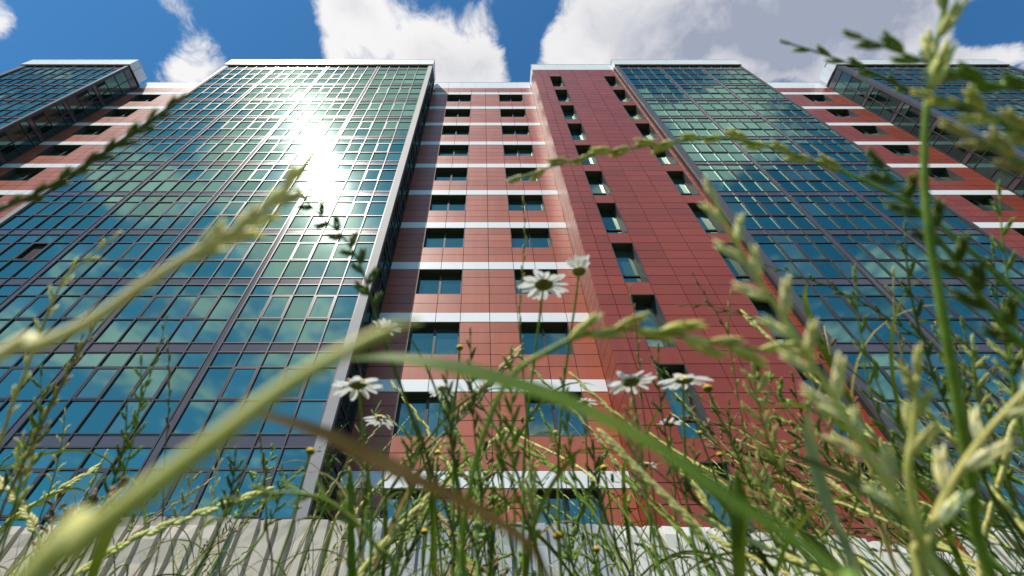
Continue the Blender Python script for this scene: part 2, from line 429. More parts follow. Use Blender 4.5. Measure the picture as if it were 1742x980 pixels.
win_cache = {}
def window(x0, x1, z0, z1, Y, depth, style):
    wdt, h = x1 - x0, z1 - z0
    key = (round(wdt, 3), round(h, 3), style)
    if key not in win_cache:
        fr = MB(); rv = MB(); t = .02; e = .05
        for a in ((0, t, 0, h), (wdt - t, wdt, 0, h)): rv.box(a[0], a[1], 0.004, depth + .05, a[2], a[3])
        rv.box(t, wdt - t, .004, depth + .05, 0, t); rv.box(t, wdt - t, .004, depth + .05, h - t, h)
        fy0, fy1 = depth - .04, depth + .04
        fr.box(t, t + e, fy0, fy1, t, h - t); fr.box(wdt - t - e, wdt - t, fy0, fy1, t, h - t)
        fr.box(t + e, wdt - t - e, fy0, fy1, t, t + e); fr.box(t + e, wdt - t - e, fy0, fy1, h - t - e, h - t)
        if style == 'double':
            fr.box(wdt / 2 - .045, wdt / 2 + .045, fy0 - .01, fy1, t + e, h - t - e)
            panes = [(t + e, wdt / 2 - .045, t + e, h - t - e), (wdt / 2 + .045, wdt - t - e, t + e, h - t - e)]
        else:
            zm = h * .31
            fr.box(t + e, wdt - t - e, fy0 - .01, fy1, zm - .035, zm + .035)
            panes = [(t + e, wdt - t - e, t + e, zm - .035), (t + e, wdt - t - e, zm + .035, h - t - e)]
        def me(mb, nm, mn):
            m_ = bpy.data.meshes.new(nm); m_.from_pydata(mb.v, [], mb.f); m_.materials.append(MATS[mn]); m_.update(); return m_
        win_cache[key] = (me(fr, 'window', 'frame_metal'), me(rv, 'reveal', 'reveal_metal'), panes)
    mf, mr, panes = win_cache[key]
    wo = inst('window', mf, bld, loc(x0, Y, z0))
    inst('reveal', mr, wo)
    for a, b, c, d in panes:
        inst('pane', unit_box('window_glass'), wo, ((a + b) / 2, depth + .01, (c + d) / 2), (prng.gauss(0, .004), 0, prng.gauss(0, .004)), (b - a - .002, .014, d - c - .002))

def recess(xs, wins, RED='terracotta_cladding'):
    """a set-back wall: xs are the panel joints, wins the column indices of the windows"""
    X0, X1 = xs[0], xs[-1]
    Y = D2
    WD = .28
    sub = []
    for j in range(len(xs) - 1):
        if j in wins:
            m_ = (xs[j] + xs[j + 1]) / 2; sub += [(xs[j], m_), (m_, xs[j + 1])]
        else: sub.append((xs[j], xs[j + 1]))
    bk = MB()
    # backing, with openings
    nb_ = [wins[0], wins[1]]
    segs = [(X0, xs[wins[0]]), (xs[wins[0] + 1], xs[wins[1]]), (xs[wins[1] + 1], X1)]
    for a, b in segs: bk.box(a, b, .05, WD + .1, 0, 37.9 + ZB)
    ztop = 35.42 + ZB
    for wi in wins:
        last = 37.9 + ZB
        for i in range(12):
            zt_ = ztop - 3 * i
            bk.box(xs[wi], xs[wi + 1], .05, WD + .1, zt_, last); last = zt_ - 1.5
        bk.box(xs[wi], xs[wi + 1], .05, WD + .1, 0, last)
    bk.v = [(p[0], p[1], p[2]) for p in bk.v]
    bk.build('backing_wall', 'backing', bld)
    for j in range(len(xs) - 1):
        for a in (35.90, 36.415): panel(PANELS, RED, xs[j], xs[j + 1], a + ZB, a + .515 + ZB, Y)
    for i in range(12):
        zt_ = ztop - 3 * i
        for (a, b) in sub: panel(WHITES, 'white_metal', a, b, zt_, zt_ + .48, Y - .012)
        for j in range(len(xs) - 1):
            if j in wins:
                window(xs[j], xs[j + 1], zt_ - 1.5, zt_, Y, WD, 'double')
                for (a, b) in ((xs[j], (xs[j] + xs[j + 1]) / 2), ((xs[j] + xs[j + 1]) / 2, xs[j + 1])):
                    for r_ in range(2): panel(PANELS, RED, a, b, zt_ - 1.5 - .51 * (r_ + 1), zt_ - 1.5 - .51 * r_, Y)
            else:
                for r_ in range(3): panel(PANELS, RED, xs[j], xs[j + 1], zt_ - .5 * (r_ + 1), zt_ - .5 * r_, Y)
                for r_ in range(2): panel(PANELS, RED, xs[j], xs[j + 1], zt_ - 1.5 - .51 * (r_ + 1), zt_ - 1.5 - .51 * r_, Y)
recess([-3.70, -2.535, -.76, .30, 1.31, 3.08, 3.90], (1, 4))
recess([XFL1, -25.9, -24.1, -23.3, -22.5, -20.75, -19.5], (1, 4))
recess([XR1, 20.75, 22.5, 23.35, 24.16, 25.80, 27.05], (1, 4), 'crimson_cladding')

# red wing
WX0, WX1 = 3.90, 10.10
wcols = [(5.0, 5.87), (8.97, 9.84)]
wj = [3.90, 4.45, 5.0, 5.87, 6.90, 7.94, 8.97, 9.84, 10.10]
WD3 = .37
bk = MB(); yo = D3 - D2
for a, b in ((WX0 + .035, 5.0), (5.87, 8.97), (9.84, WX1 - .002)): bk.box(a, b, yo + .05, yo + WD3 + .1, 0, 37.9 + ZB)
for a, b in wcols:
    last = 37.9 + ZB
    for i in range(12):
        zt_ = 35.45 + ZB - 3 * i
        bk.box(a, b, yo + .05, yo + WD3 + .1, zt_, last); last = max(0.05, zt_ - 2.36)
bk.build('backing_wall', 'backing', bld)
for i in range(-1, 12):
    zt_ = 35.45 + ZB - 3 * i
    for j in range(len(wj) - 1):
        a, b = wj[j], wj[j + 1]
        iswin = (a, b) in wcols
        if iswin:
            if i >= 0:
                z0 = zt_ - 2.36
                if z0 > .05: window(a, b, z0, zt_, D3, WD3, 'tall')
                panel(PANELS, 'crimson_cladding', a, b, max(zt_ - 3.0, .05), z0, D3) if z0 > .3 else None
            else:
                for r_ in range(3): panel(PANELS, 'crimson_cladding', a, b, zt_ - 3.0 + .5 * r_, zt_ - 2.5 + .5 * r_, D3)
        else:
            for r_ in range(6):
                z1 = zt_ - .5 * r_; z0 = z1 - .5
                if z1 > 37.0 + ZB or z0 < .02: continue
                panel(PANELS, 'crimson_cladding', a, b, z0, z1, D3)
    for r_ in range(6):               # the wing's side wall, facing left into the recess
        z1 = zt_ - .5 * r_; z0 = z1 - .5
        if z1 > 37.0 + ZB or z0 < .02: continue
        for a, b in ((D3 + .035, D3 + .68), (D3 + .68, D2 - .005)): panel(PANELS, 'crimson_cladding', a, b, z0, z1, WX0, side=-1)
part_box('backing_wall', 'backing', WX0 + .05, WX0 + .3, D3 + .48, D2 + .04, 0, 37.9 + ZB)

# --- place the pieces: the ones that show largest singly, the rest joined
def piece_area(p):
    c, s = p[2], p[3]
    q = project(c)
    if q is None or not (-40 < q[0] < 1782 and 0 < q[1] < 1020): return 0
    k = q[2]
    ys = sorted(s)
    return ys[1] * ys[2] / (k * k)
def hidden(p):
    return False
def place(lst, name, bulk, limit, mname_of=None):
    order = sorted(range(len(lst)), key=lambda i: -piece_area(lst[i]))
    single = set(order[:limit])
    rest = {}
    for i, (par, mn, c, s, r) in enumerate(lst):
        if i in single:
            inst(name, unit_box(mn), par, (c[0] - BORG.x, c[1] - BORG.y, c[2] - BORG.z), r, s)
        else:
            mb = rest.setdefault((par.name, mn), (par, MB()))[1]
            M = Matrix.Translation((c[0] - BORG.x, c[1] - BORG.y, c[2] - BORG.z)) @ Matrix.Rotation(r[2], 4, 'Z') @ Matrix.Rotation(r[0], 4, 'X')
            b = MB(); b.box(-s[0] / 2, s[0] / 2, -s[1] / 2, s[1] / 2, -s[2] / 2, s[2] / 2)
            mb.add([M @ Vector(p_) for p_ in b.v], b.f)
    for (pn, mn), (par, mb) in rest.items():
        tag(mb.build(bulk, mn, par), kind='stuff')
place(PANES, 'glass_pane', 'glass_panes', 300)
place(PANELS, 'cladding_panel', 'cladding_panels', 300)
place(WHITES, 'white_panel', 'white_panels', 290)

# --- parapets, cores and roofs
def parapet(x0, x1, Y, z0, z1, out, ends=(True, True), depth=.35):
    pan = 1.06; k = max(1, round((x1 - x0) / pan)); s = (x1 - x0) / k
    mb = MB(); mb.box(x0 + .03, x1 - .03, Y - out + .035, Y + depth, z0 + .012, z1 - .02)
    mb.v = [(p[0], p[1] - D2, p[2]) for p in mb.v]
    po = mb.build('parapet', 'white_metal', bld)
    for i in range(k):
        part_box('parapet_panel', 'white_metal', x0 + i * s + .006, x0 + (i + 1) * s - .006, Y - out, Y - out + .03, z0, z1, po)
    part_box('coping', 'white_metal', x0 - .01, x1 + .01, Y - out - .015, Y + depth + .02, z1 - .018, z1 + .03, po)
    return po
PZ0, PZ1 = 37.26 + ZB, 38.45 + ZB
for (a, b, ext) in ((XL0 - .05, XL1 + .05, 1.75), (XR0 + .02, XR1 + .1, 1.75), (XFL0 - .05, XFL1 + .05, 1.75), (XFR0 - .05, XFR1, 1.75)):
    po = parapet(a, b, D1, PZ0, PZ1, .16)
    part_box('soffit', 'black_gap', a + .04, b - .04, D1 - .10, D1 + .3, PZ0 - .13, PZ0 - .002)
for (X, s) in ((XL1 + .05, 1), (XFL1 + .05, 1), (XFR0 - .05, -1)):      # parapets returning back to the recessed walls
    mb = MB(); xa, xb = sorted((X, X - s * .3))
    for i in range(2):
        ya = D1 + .37 + i * .44; yb = ya + .43
        mb.box(xa, xb, ya - D2, yb - D2, PZ0, PZ1)
    mb.build('parapet_return', 'white_metal', bld)
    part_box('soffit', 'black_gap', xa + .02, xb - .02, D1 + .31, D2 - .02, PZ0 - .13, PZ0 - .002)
for (a, b) in ((XL1 + .06, WX0 - .06), (XFL1 + .06, XL0 - .06), (XR1 + .12, XFR0 - .06)):
    parapet(a, b, D2, 36.94 + ZB, 38.3 + ZB, .0)
parapet(WX0 - .02, WX1 - .01, D3, 36.98 + ZB, 38.36 + ZB, .01)
mb = MB(); mb.box(WX0 - .02, WX0 + .3, D3 + .37 - D2, .02, 36.98 + ZB, 38.36 + ZB); mb.build('parapet_return', 'white_metal', bld)
for a, b, y in ((XFL0 + .05, XFL1 - .05, D1 + .36), (XFL1 - .05, XL0 + .05, D2 + .5), (XL0 + .05, XL1 - .05, D1 + .36), (XL1 - .05, WX0 + .06, D2 + .5), (WX0 + .36, WX1 + .2, D3 + .6), (WX1 + .2, XR1 - .05, D1 + .36), (XR1 - .05, XFR0 + .05, D2 + .5), (XFR0 + .05, XFR1 - .05, D1 + .36)):
    part_box('core', 'concrete', a, b, y, D2 + 14, -.05, 37.3 + ZB)

# ------------------------------------------------------------------ the corrugated fence
FD = 4.3
fence = empty('corrugated_fence', (0, FD, 0))
tag(fence, 'ribbed sheet metal fence at the foot of the red and glass facade', 'fence')
def fz(y): return FD * (1366.0 / (y + 187.0) - .8747) + CAMZ        # height of the fence top seen at photo row y
SHEETS = [(-5.75, -4.62, 897, 893, 'fence_beige', .0), (-4.60, -3.47, 893, 886, 'fence_beige', .02), (-3.45, -2.32, 880, 877, 'fence_beige', .0), (-2.30, -1.17, 879, 881, 'fence_beige', .025),
          (-1.15, -.02, 882, 884, 'fence_grey', .0), (.0, 1.13, 885, 889, 'fence_grey', .02), (1.15, 2.28, 893, 897, 'fence_white', .0), (2.30, 3.26, 900, 909, 'fence_white', .03),
          (3.28, 4.22, 914, 950, 'fence_white', .0), (4.24, 5.37, 893, 893, 'fence_white', .04), (5.39, 6.5, 897, 895, 'fence_white', .0)]
frng = random.Random(11)
for si_, (x0, x1, ya, yb, mn, dy) in enumerate(SHEETS):
    x1 += .07; dy = .042 * (si_ % 2)
    vs, fs = [], []
    prof = []; x = x0; P = .160
    while x < x1 - .001:               # trapezoid ribs: wide flat, narrow valley
        for dx, d in ((0, 0), (.098, 0), (.106, .036), (.142, .036), (.154, 0)):
            if x + dx < x1: prof.append((x + dx, d))
        x += P
    prof.append((x1, 0))
    rows_ = [0, .12, .35, .6, .8, .9, .96, 1.0]
    bend = [frng.uniform(-.012, .012) for _ in rows_]
    for k, (px_, d) in enumerate(prof):
        tt = (px_ - x0) / (x1 - x0)
        top = fz(ya + (yb - ya) * tt) + frng.uniform(-.006, .004)
        for r_, q in enumerate(rows_):
            vs.append((px_, d + dy + bend[r_] * math.sin(tt * 3.1) + (frng.uniform(-.004, .004) if q > .85 else 0), top * q))
    m_ = len(rows_)
    for k in range(len(prof) - 1):
        for r_ in range(m_ - 1):
            a = k * m_ + r_; fs.append((a, a + m_, a + m_ + 1, a + 1))
    o = mesh_obj('metal_sheet', vs, fs, mn, fence)
    sm = o.modifiers.new('thickness', 'SOLIDIFY'); sm.thickness = .003; sm.offset = 1
for px_ in (-5.2, -3.46, -1.16, 1.14, 3.27, 5.38):
    b = MB(); b.box(px_ - .03, px_ + .03, .08, .14, 0, 1.55 if px_ < 3 else 1.3); b.build('post', 'frame_metal', fence)
for zz in (.45, 1.2):
    b = MB(); b.box(-5.7, 6.4, .05, .078, zz, zz + .04); b.build('rail', 'frame_metal', fence)

# ------------------------------------------------------------------ meadow plants
def catmull(pts, n):
    P = [pts[0] + (pts[0] - pts[1])] + list(pts) + [pts[-1] + (pts[-1] - pts[-2])]
    out = []; k = len(pts) - 1
    for i in range(n + 1):
        t = i / n * k; j = min(int(t), k - 1); f = t - j
        a, b, c, d = P[j], P[j + 1], P[j + 2], P[j + 3]
        out.append(.5 * ((2 * b) + (c - a) * f + (2 * a - 5 * b + 4 * c - d) * f * f + (3 * b - a - 3 * c + d) * f ** 3))
    return out
def frame_of(t, hint=Vector((0, -.6, .8))):
    t = t.normalized(); s = t.cross(hint)
    if s.length < 1e-3: s = t.cross(Vector((1, 0, 0)))
    s.normalize(); return t, s, s.cross(t)
def tube(mb, pts, r0, r1, ns=6):
    b = len(mb.v); n = len(pts)
    for i, p in enumerate(pts):
        t = pts[min(i + 1, n - 1)] - pts[max(i - 1, 0)]
        t, s, q = frame_of(t); r = r0 + (r1 - r0) * i / (n - 1)
        for k in range(ns):
            a = 2 * math.pi * k / ns
            mb.v.append(tuple(p + s * (r * math.cos(a)) + q * (r * math.sin(a))))
    for i in range(n - 1):
        for k in range(ns):
            k2 = (k + 1) % ns
            mb.f.append((b + i * ns + k, b + i * ns + k2, b + (i + 1) * ns + k2, b + (i + 1) * ns + k))
    mb.f.append(tuple(b + k for k in range(ns))[::-1]); mb.f.append(tuple(b + (n - 1) * ns + k for k in range(ns)))
def ribbon(mb, pts, wid, side=None, fold=.25, prof=None, twist=0.0):
    """a folded leaf blade: three points across, tapering to its tip (pts run base to tip)"""
    b = len(mb.v); n = len(pts)
    for i, p in enumerate(pts):
        t = pts[min(i + 1, n - 1)] - pts[max(i - 1, 0)]
        t, s, q = frame_of(t, side or Vector((0, -.6, .8)))
        f = i / (n - 1)
        a = twist * f; s, q = s * math.cos(a) + q * math.sin(a), q * math.cos(a) - s * math.sin(a)
        wv_ = wid * (prof(f) if prof else min(1, .45 + 2.2 * f) * (1 - f ** 2.2) ** .8) + 1e-5
        mb.v += [tuple(p - s * wv_ / 2 + q * wv_ * fold), tuple(p), tuple(p + s * wv_ / 2 + q * wv_ * fold)]
    for i in range(n - 1):
        for k in range(2):
            a = b + i * 3 + k; mb.f.append((a, a + 1, a + 4, a + 3))
def lens(mb, base, axis, side, L, W, T, nr=5, ns=6, pw=1.0):
    """a grain: pointed ellipsoid from base along axis"""
    axis = axis.normalized(); side = (side - axis * side.dot(axis)).normalized(); q = axis.cross(side)
    b = len(mb.v)
    mb.v.append(tuple(base))
    for i in range(1, nr):
        f = i / nr; r = math.sin(math.pi * f ** .8) ** .85
        for k in range(ns):
            a = 2 * math.pi * k / ns
            mb.v.append(tuple(base + axis * (L * f) + side * (W / 2 * r * math.cos(a)) + q * (T / 2 * r * math.sin(a))))
    mb.v.append(tuple(base + axis * L))
    top = len(mb.v) - 1
    for k in range(ns):
        k2 = (k + 1) % ns
        mb.f.append((b, b + 1 + k2, b + 1 + k))
        for i in range(nr - 2): mb.f.append((b + 1 + i * ns + k, b + 1 + i * ns + k2, b + 1 + (i + 1) * ns + k2, b + 1 + (i + 1) * ns + k))
        mb.f.append((b + 1 + (nr - 2) * ns + k, b + 1 + (nr - 2) * ns + k2, top))

# spikelet: a flat fan of overlapping grains along +Z, about 1 unit long
def spikelet_mesh(mname, var, nf=6, open_=0.2):
    r_ = random.Random(var * 31 + 5); mb = MB()
    X, Z = Vector((1, 0, 0)), Vector((0, 0, 1))
    for i in range(nf):
        s = 1 if i % 2 else -1
        f = i / nf
        base = Vector((s * .035, r_.uniform(-.02, .02), .03 + .52 * f))
        ax = Z + X * s * (open_ * (1.05 - .6 * f) + r_.uniform(-.05, .05)) + Vector((0, r_.uniform(-.08, .08), 0))
        lens(mb, base, ax, X, .46 - .05 * f, .115, .085, 5, 6)
    lens(mb, Vector((0, .02, 0)), Z + Vector((.12, .12, 0)), X, .5, .12, .06, 5, 6)     # the outer bract
    me = bpy.data.meshes.new('spikelet_' + mname); me.from_pydata(mb.v, [], mb.f); me.materials.append(MATS[mname])
    me.polygons.foreach_set('use_smooth', [True] * len(me.polygons)); me.update()
    return me
_spk = {}
def spk(mname, k):
    if (mname, k) not in _spk: _spk[(mname, k)] = spikelet_mesh(mname, k, 5 + k, .08 + .035 * k)
    return _spk[(mname, k)]

hrng = random.Random(21)
def to_ground(pts, lean=(0, 0)):
    """carry a stem on from its last seen point down to the soil"""
    e = pts[-1]; d = (pts[-1] - pts[-2]).normalized()
    h = e.z
    g = Vector((e.x + d.x * h * .35 + lean[0], e.y + max(d.y, -.1) * h * .3 + lean[1], -.01))
    if g.y < .04: g.y = .04
    m1 = e.lerp(g, .4) + Vector((d.x, d.y, 0)) * h * .08
    return list(pts) + [m1, g]
def hero(label, px, spike, nsp, slen, rad, smat='grass_pale', tmat='grass_green', name='grass_stalk', cat='grass stalk', lean=(0, 0), ang=28, top=True, plane=0.0, n=60, fat=1.0):
    """a grass stalk through photo points (x, y, depth), tip first; spike = how much of the seen length carries grains"""
    vis = [at(*p) for p in px]
    full = to_ground(vis, lean)
    root = full[-1].copy(); root.z = 0
    o = empty(name, root); tag(o, label, cat, 'tall grass stalks close to the lens')
    path = catmull(full, n)
    mb = MB(); tube(mb, [p - root for p in path], rad * .45, rad * 1.15, 7)
    mb.build('stem', tmat, o, smooth=True)
    visp = catmull(vis, 80)
    L = [0]
    for a, b in zip(visp, visp[1:]): L.append(L[-1] + (b - a).length)
    tot = L[-1] * spike
    for i in range(nsp):
        s = tot * (i + (.15 if i else 0)) / nsp
        j = next(k for k in range(len(L)) if L[k] >= s - 1e-9); j = min(max(j, 1), len(visp) - 2)
        p = visp[j]; t = (visp[j - 1] - visp[j + 1]).normalized()
        vd = (p - CAM).normalized()
        lat = t.cross(vd).normalized(); qq = lat.cross(t)
        a0 = plane + hrng.uniform(-.25, .25)
        lat = lat * math.cos(a0) + qq * math.sin(a0)
        sg = 1 if i % 2 else -1
        an = R(ang * hrng.uniform(.7, 1.2)) if i else 0
        ax = (t * math.cos(an) + lat * sg * math.sin(an)).normalized()
        xx = (lat - ax * lat.dot(ax)).normalized(); yy = ax.cross(xx)
        q = Matrix((xx, yy, ax)).transposed().to_quaternion()
        k = slen * hrng.uniform(.85, 1.12) * (.8 + .2 * min(1, i / 4))
        inst('spikelet', spk(smat, i % 3), o, p - root, q, (k * .60 * fat, k * .60 * fat, k * .93))
    return o
def blade(label, px, wid, mname='grass_green', name='grass_shoot', cat='grass', lean=(0, 0), twist=.6, fold=.22):
    """a leaf blade through photo points, tip first; its sheath goes on to the soil"""
    vis = [at(*p) for p in px]
    full = to_ground(vis, lean); root = full[-1].copy(); root.z = 0
    o = empty(name, root); tag(o, label, cat, 'long grass blades close to the lens')
    path = [p - root for p in catmull(vis, 40)][::-1]
    mb = MB(); ribbon(mb, path, wid, fold=fold, twist=twist, prof=lambda f: (.75 + .25 * f if f < .5 else 1) * (1 - max(0, (f - .55) / .45) ** 1.8) + .04)
    mb.build('leaf', mname.replace('grass', 'leaf'), o, smooth=True)
    st = [p - root for p in catmull(full[-4:], 16)]
    k = max(2, 16 // 3)
    mb = MB(); tube(mb, st[k:], wid * .3, wid * .35, 7); mb.build('sheath', mname, o, smooth=True)
    return o

# the stalks and blades one can follow through the picture
hero('thick cream seed head slanting across the left glass block towards the sun glare', [(500, 305, 0.0918), (470, 340, 0.0911), (415, 383, 0.0884), (350, 418, 0.0857), (250, 480, 0.0816), (150, 548, 0.0782), (60, 590, 0.0748), (-60, 640, 0.0714)], .46, 9, .0115, .0012, 'grass_cream', 'grass_cream', ang=17, fat=1.5)
hero('thick blurred pale stem rising from lower left to the daisies', [(678, 556, 0.0580), (640, 570, 0.0568), (560, 612, 0.0539), (470, 668, 0.0510), (370, 745, 0.0481), (250, 835, 0.0452), (120, 935, 0.0423), (20, 1020, 0.0406)], .16, 3, .0060, .0015, 'grass_pale', 'grass_pale', ang=8, fat=1.6)
blade('long blurred green blade arching down to the lower right', [(590, 612, 0.0998), (660, 612, 0.0957), (760, 630, 0.0918), (860, 660, 0.0877), (960, 694, 0.0838), (1100, 762, 0.0782), (1240, 862, 0.0718), (1350, 930, 0.0679), (1450, 1010, 0.0638)], 0.0071, 'grass_green')
blade('dark brown withered blade lying across the lower left of the red wall', [(395, 700, 0.0840), (470, 715, 0.0840), (560, 748, 0.0828), (640, 790, 0.0810), (720, 830, 0.0780), (820, 880, 0.0750), (900, 940, 0.0720), (940, 1010, 0.0708)], 0.0046, 'grass_brown', lean=(.02, .0))
hero('dark olive spike crossing the far left block and recess', [(300, 173, 0.1700), (255, 208, 0.1700), (190, 252, 0.1683), (130, 290, 0.1658), (60, 330, 0.1615), (10, 352, 0.1598), (-50, 385, 0.1530)], .9, 16, .0105, .0010, 'grass_dark', 'grass_dark', ang=16, fat=1.3)
hero('dark green spike bending left below the sun glare', [(518, 338, .23), (550, 372, .23), (585, 405, .228), (612, 450, .225), (632, 510, .222), (650, 570, .22), (690, 680, .22), (735, 800, .22), (780, 960, .22)], .36, 13, .0125, .0009, 'grass_dark', 'grass_dark', ang=40, fat=2.0)
hero('long arching ryegrass spike pointing left over the red wing', [(886, 302, .21), (930, 287, .208), (990, 268, .206), (1060, 254, .204), (1140, 243, .202), (1215, 234, .20), (1290, 245, .197), (1380, 273, .193), (1470, 308, .188), (1560, 355, .182), (1650, 425, .175), (1780, 540, .168)], .64, 15, .0135, .0009, 'grass_pale', 'grass_green', ang=14, fat=1.9)
hero('large pale spike with fat grains leaning left over the right glass block', [(1218, 345, .125), (1245, 402, .124), (1285, 470, .122), (1325, 528, .12), (1362, 590, .118), (1408, 660, .116), (1455, 738, .113), (1505, 815, .11), (1560, 905, .108), (1615, 1000, .106)], .86, 16, .0140, .0011, 'grass_cream', 'grass_pale', ang=30, fat=1.25)
hero('upright pale stalk running out of the top right corner', [(1618, -40, .135), (1603, 30, .135), (1585, 110, .134), (1576, 190, .133), (1573, 290, .132), (1580, 390, .13), (1598, 500, .128), (1618, 620, .126), (1650, 800, .124), (1700, 1010, .122)], .24, 5, .0180, .0014, 'grass_pale', 'grass_green', ang=15, fat=1.4)
hero('thin dark spike reaching left into the grey cloud', [(1345, 75, 0.1980), (1400, 92, 0.1962), (1470, 118, 0.1935), (1540, 150, 0.1908), (1620, 180, 0.1890), (1690, 205, 0.1872), (1790, 245, 0.1845)], .95, 14, .0110, .0008, 'grass_green', 'grass_dark', ang=14, fat=1.2)
hero('short olive spike above the far right parapet', [(1465, 65, 0.1404), (1520, 85, 0.1388), (1580, 108, 0.1373), (1650, 135, 0.1357), (1720, 150, 0.1342), (1800, 165, 0.1326)], .95, 9, .0125, .0009, 'grass_green', 'grass_green', ang=18, fat=1.5)
hero('pale green spike in front of the far right glass block', [(1590, 165, 0.1275), (1640, 178, 0.1260), (1690, 200, 0.1245), (1742, 225, 0.1222), (1820, 270, 0.1200)], .95, 6, .0130, .0009, 'grass_pale', 'grass_green', ang=20, fat=1.6)
hero('yellowish spike at the right edge by the far right glass', [(1650, 232, 0.1200), (1690, 252, 0.1185), (1742, 282, 0.1162), (1820, 335, 0.1140)], .95, 5, .0125, .0009, 'grass_straw', 'grass_green', ang=20, fat=1.6)
hero('brown tipped spike sloping down through the right glass block', [(1308, 453, .33), (1360, 470, .33), (1420, 492, .328), (1480, 522, .325), (1540, 560, .32), (1620, 615, .315), (1700, 680, .31), (1800, 760, .30)], .72, 19, .0120, .0008, 'grass_dark', 'grass_dark', ang=24)
hero('heavy green spike leaning in from the right edge', [(1500, 285, 0.1394), (1550, 345, 0.1378), (1600, 410, 0.1353), (1650, 480, 0.1328), (1700, 545, 0.1312), (1760, 610, 0.1287), (1840, 700, 0.1271)], .9, 14, .0130, .0011, 'grass_dark', 'grass_green', ang=34, fat=1.7)
hero('olive spike lying almost level before the right wing windows', [(1162, 520, .34), (1205, 520, .34), (1250, 532, .338), (1310, 548, .336), (1380, 585, .333), (1460, 640, .33), (1560, 740, .325), (1660, 880, .32), (1720, 1000, .32)], .30, 9, .0115, .0007, 'grass_dark', 'grass_dark', ang=22)
hero('soft arching spike over the lower windows between the daisies', [(1340, 600, 0.1395), (1250, 590, 0.1404), (1170, 573, 0.1413), (1080, 560, 0.1422), (1000, 568, 0.1422), (930, 598, 0.1413), (870, 640, 0.1404), (830, 720, 0.1395), (800, 830, 0.1386), (780, 1000, 0.1377)], .48, 10, .0180, .0011, 'grass_pale', 'grass_green', ang=16, fat=1.25)
hero('thin upright spike before the right recess window', [(890, 343, .36), (893, 400, .36), (889, 460, .36), (884, 530, .358), (890, 620, .356), (900, 760, .354), (915, 960, .35)], .42, 15, .0105, .0006, 'grass_straw', 'grass_green', ang=10)
hero('thin brown spike standing on the left side of the red wing', [(1073, 492, .40), (1080, 540, .40), (1086, 600, .398), (1090, 660, .397), (1105, 780, .395), (1130, 980, .39)], .42, 12, .0115, .0006, 'grass_straw', 'grass_dark', ang=12)
hero('slender green spike between the wing windows and the pale spike', [(1243, 502, .42), (1240, 560, .42), (1250, 640, .418), (1262, 710, .416), (1285, 850, .413), (1310, 1000, .41)], .55, 14, .0115, .0006, 'grass_pale', 'grass_green', ang=14)
hero('bare dark spike leaning left above the level spike', [(1180, 468, .45), (1205, 512, .45), (1232, 555, .448), (1262, 620, .446), (1330, 780, .44), (1400, 980, .435)], .28, 8, .0105, .0006, 'grass_brown', 'grass_dark', ang=12)
hero('cream spike with a brown tip on the lower left glass', [(192, 405, .22), (150, 440, .22), (112, 470, .218), (85, 525, .216), (60, 590, .214), (20, 690, .212), (-40, 830, .21)], .85, 14, .0105, .0008, 'grass_cream', 'grass_straw', ang=20)
hero('greyish brown spike leaning right at the left edge', [(165, 548, .26), (135, 600, .26), (100, 665, .258), (60, 745, .256), (10, 850, .254), (-40, 960, .25)], .7, 15, .0115, .0008, 'grass_straw', 'grass_brown', ang=16)
hero('dark green spike next to the greyish one at the left edge', [(138, 578, .30), (105, 650, .30), (65, 720, .298), (20, 800, .296), (-30, 890, .29)], .85, 14, .0115, .0008, 'grass_dark', 'grass_dark', ang=18)
hero('green ryegrass spike rising before the left glass', [(283, 543, .36), (268, 600, .36), (248, 660, .358), (228, 720, .356), (200, 800, .354), (150, 960, .35)], .68, 15, .0120, .0007, 'grass_green', 'grass_green', ang=16)
hero('narrow brown spike with tight grains on the left glass', [(286, 584, .40), (288, 650, .40), (286, 710, .398), (280, 780, .396), (265, 960, .39)], .45, 11, .0110, .0006, 'grass_brown', 'grass_dark', ang=10)
hero('pale bleached spike in front of the fence at left', [(375, 757, .40), (370, 800, .40), (360, 850, .398), (345, 900, .397), (325, 990, .395)], .75, 10, .0130, .0007, 'grass_cream', 'grass_pale', ang=22)
hero('nodding olive panicle just above the fence', [(370, 880, .17), (420, 850, .17), (480, 838, .17), (540, 845, .17), (590, 875, .17), (640, 930, .168), (680, 1010, .166)], .78, 13, .0120, .0010, 'grass_green', 'grass_green', ang=30)
hero('reddish dead spike beside the nodding panicle', [(443, 752, .30), (450, 800, .30), (452, 850, .30), (455, 910, .298), (460, 1000, .296)], .38, 6, .0110, .0008, 'grass_brown', 'grass_brown', ang=10)
hero('stiff green spike to the right of the cream one at lower right', [(1560, 640, .12), (1555, 720, .12), (1545, 800, .119), (1560, 880, .118), (1590, 1010, .116)], .45, 5, .0140, .0013, 'grass_pale', 'grass_pale', ang=22, fat=1.2)
hero('fat pale spike leaning right at the lower right edge', [(1790, 620, .115), (1720, 690, .116), (1660, 760, .117), (1610, 840, .117), (1580, 920, .116), (1570, 1010, .115)], .85, 7, .0150, .0012, 'grass_cream', 'grass_pale', ang=24, fat=1.25)
hero('tall green stalk near the right edge before the far block', [(1640, 560, .26), (1660, 640, .26), (1690, 740, .258), (1730, 860, .256), (1780, 1000, .25)], .7, 12, .0130, .0010, 'grass_green', 'grass_green', ang=26)
hero('fine straw spike bending left over the right glass', [(1560, 535, .38), (1600, 560, .38), (1650, 600, .378), (1710, 660, .376), (1790, 760, .37)], .8, 12, .0120, .0007, 'grass_straw', 'grass_green', ang=22)
blade('upright green blade between the daisies', [(690, 568, .30), (712, 600, .30), (738, 660, .298), (760, 730, .297), (775, 820, .296), (790, 980, .295)], .0035, 'grass_green', twist=1.0)
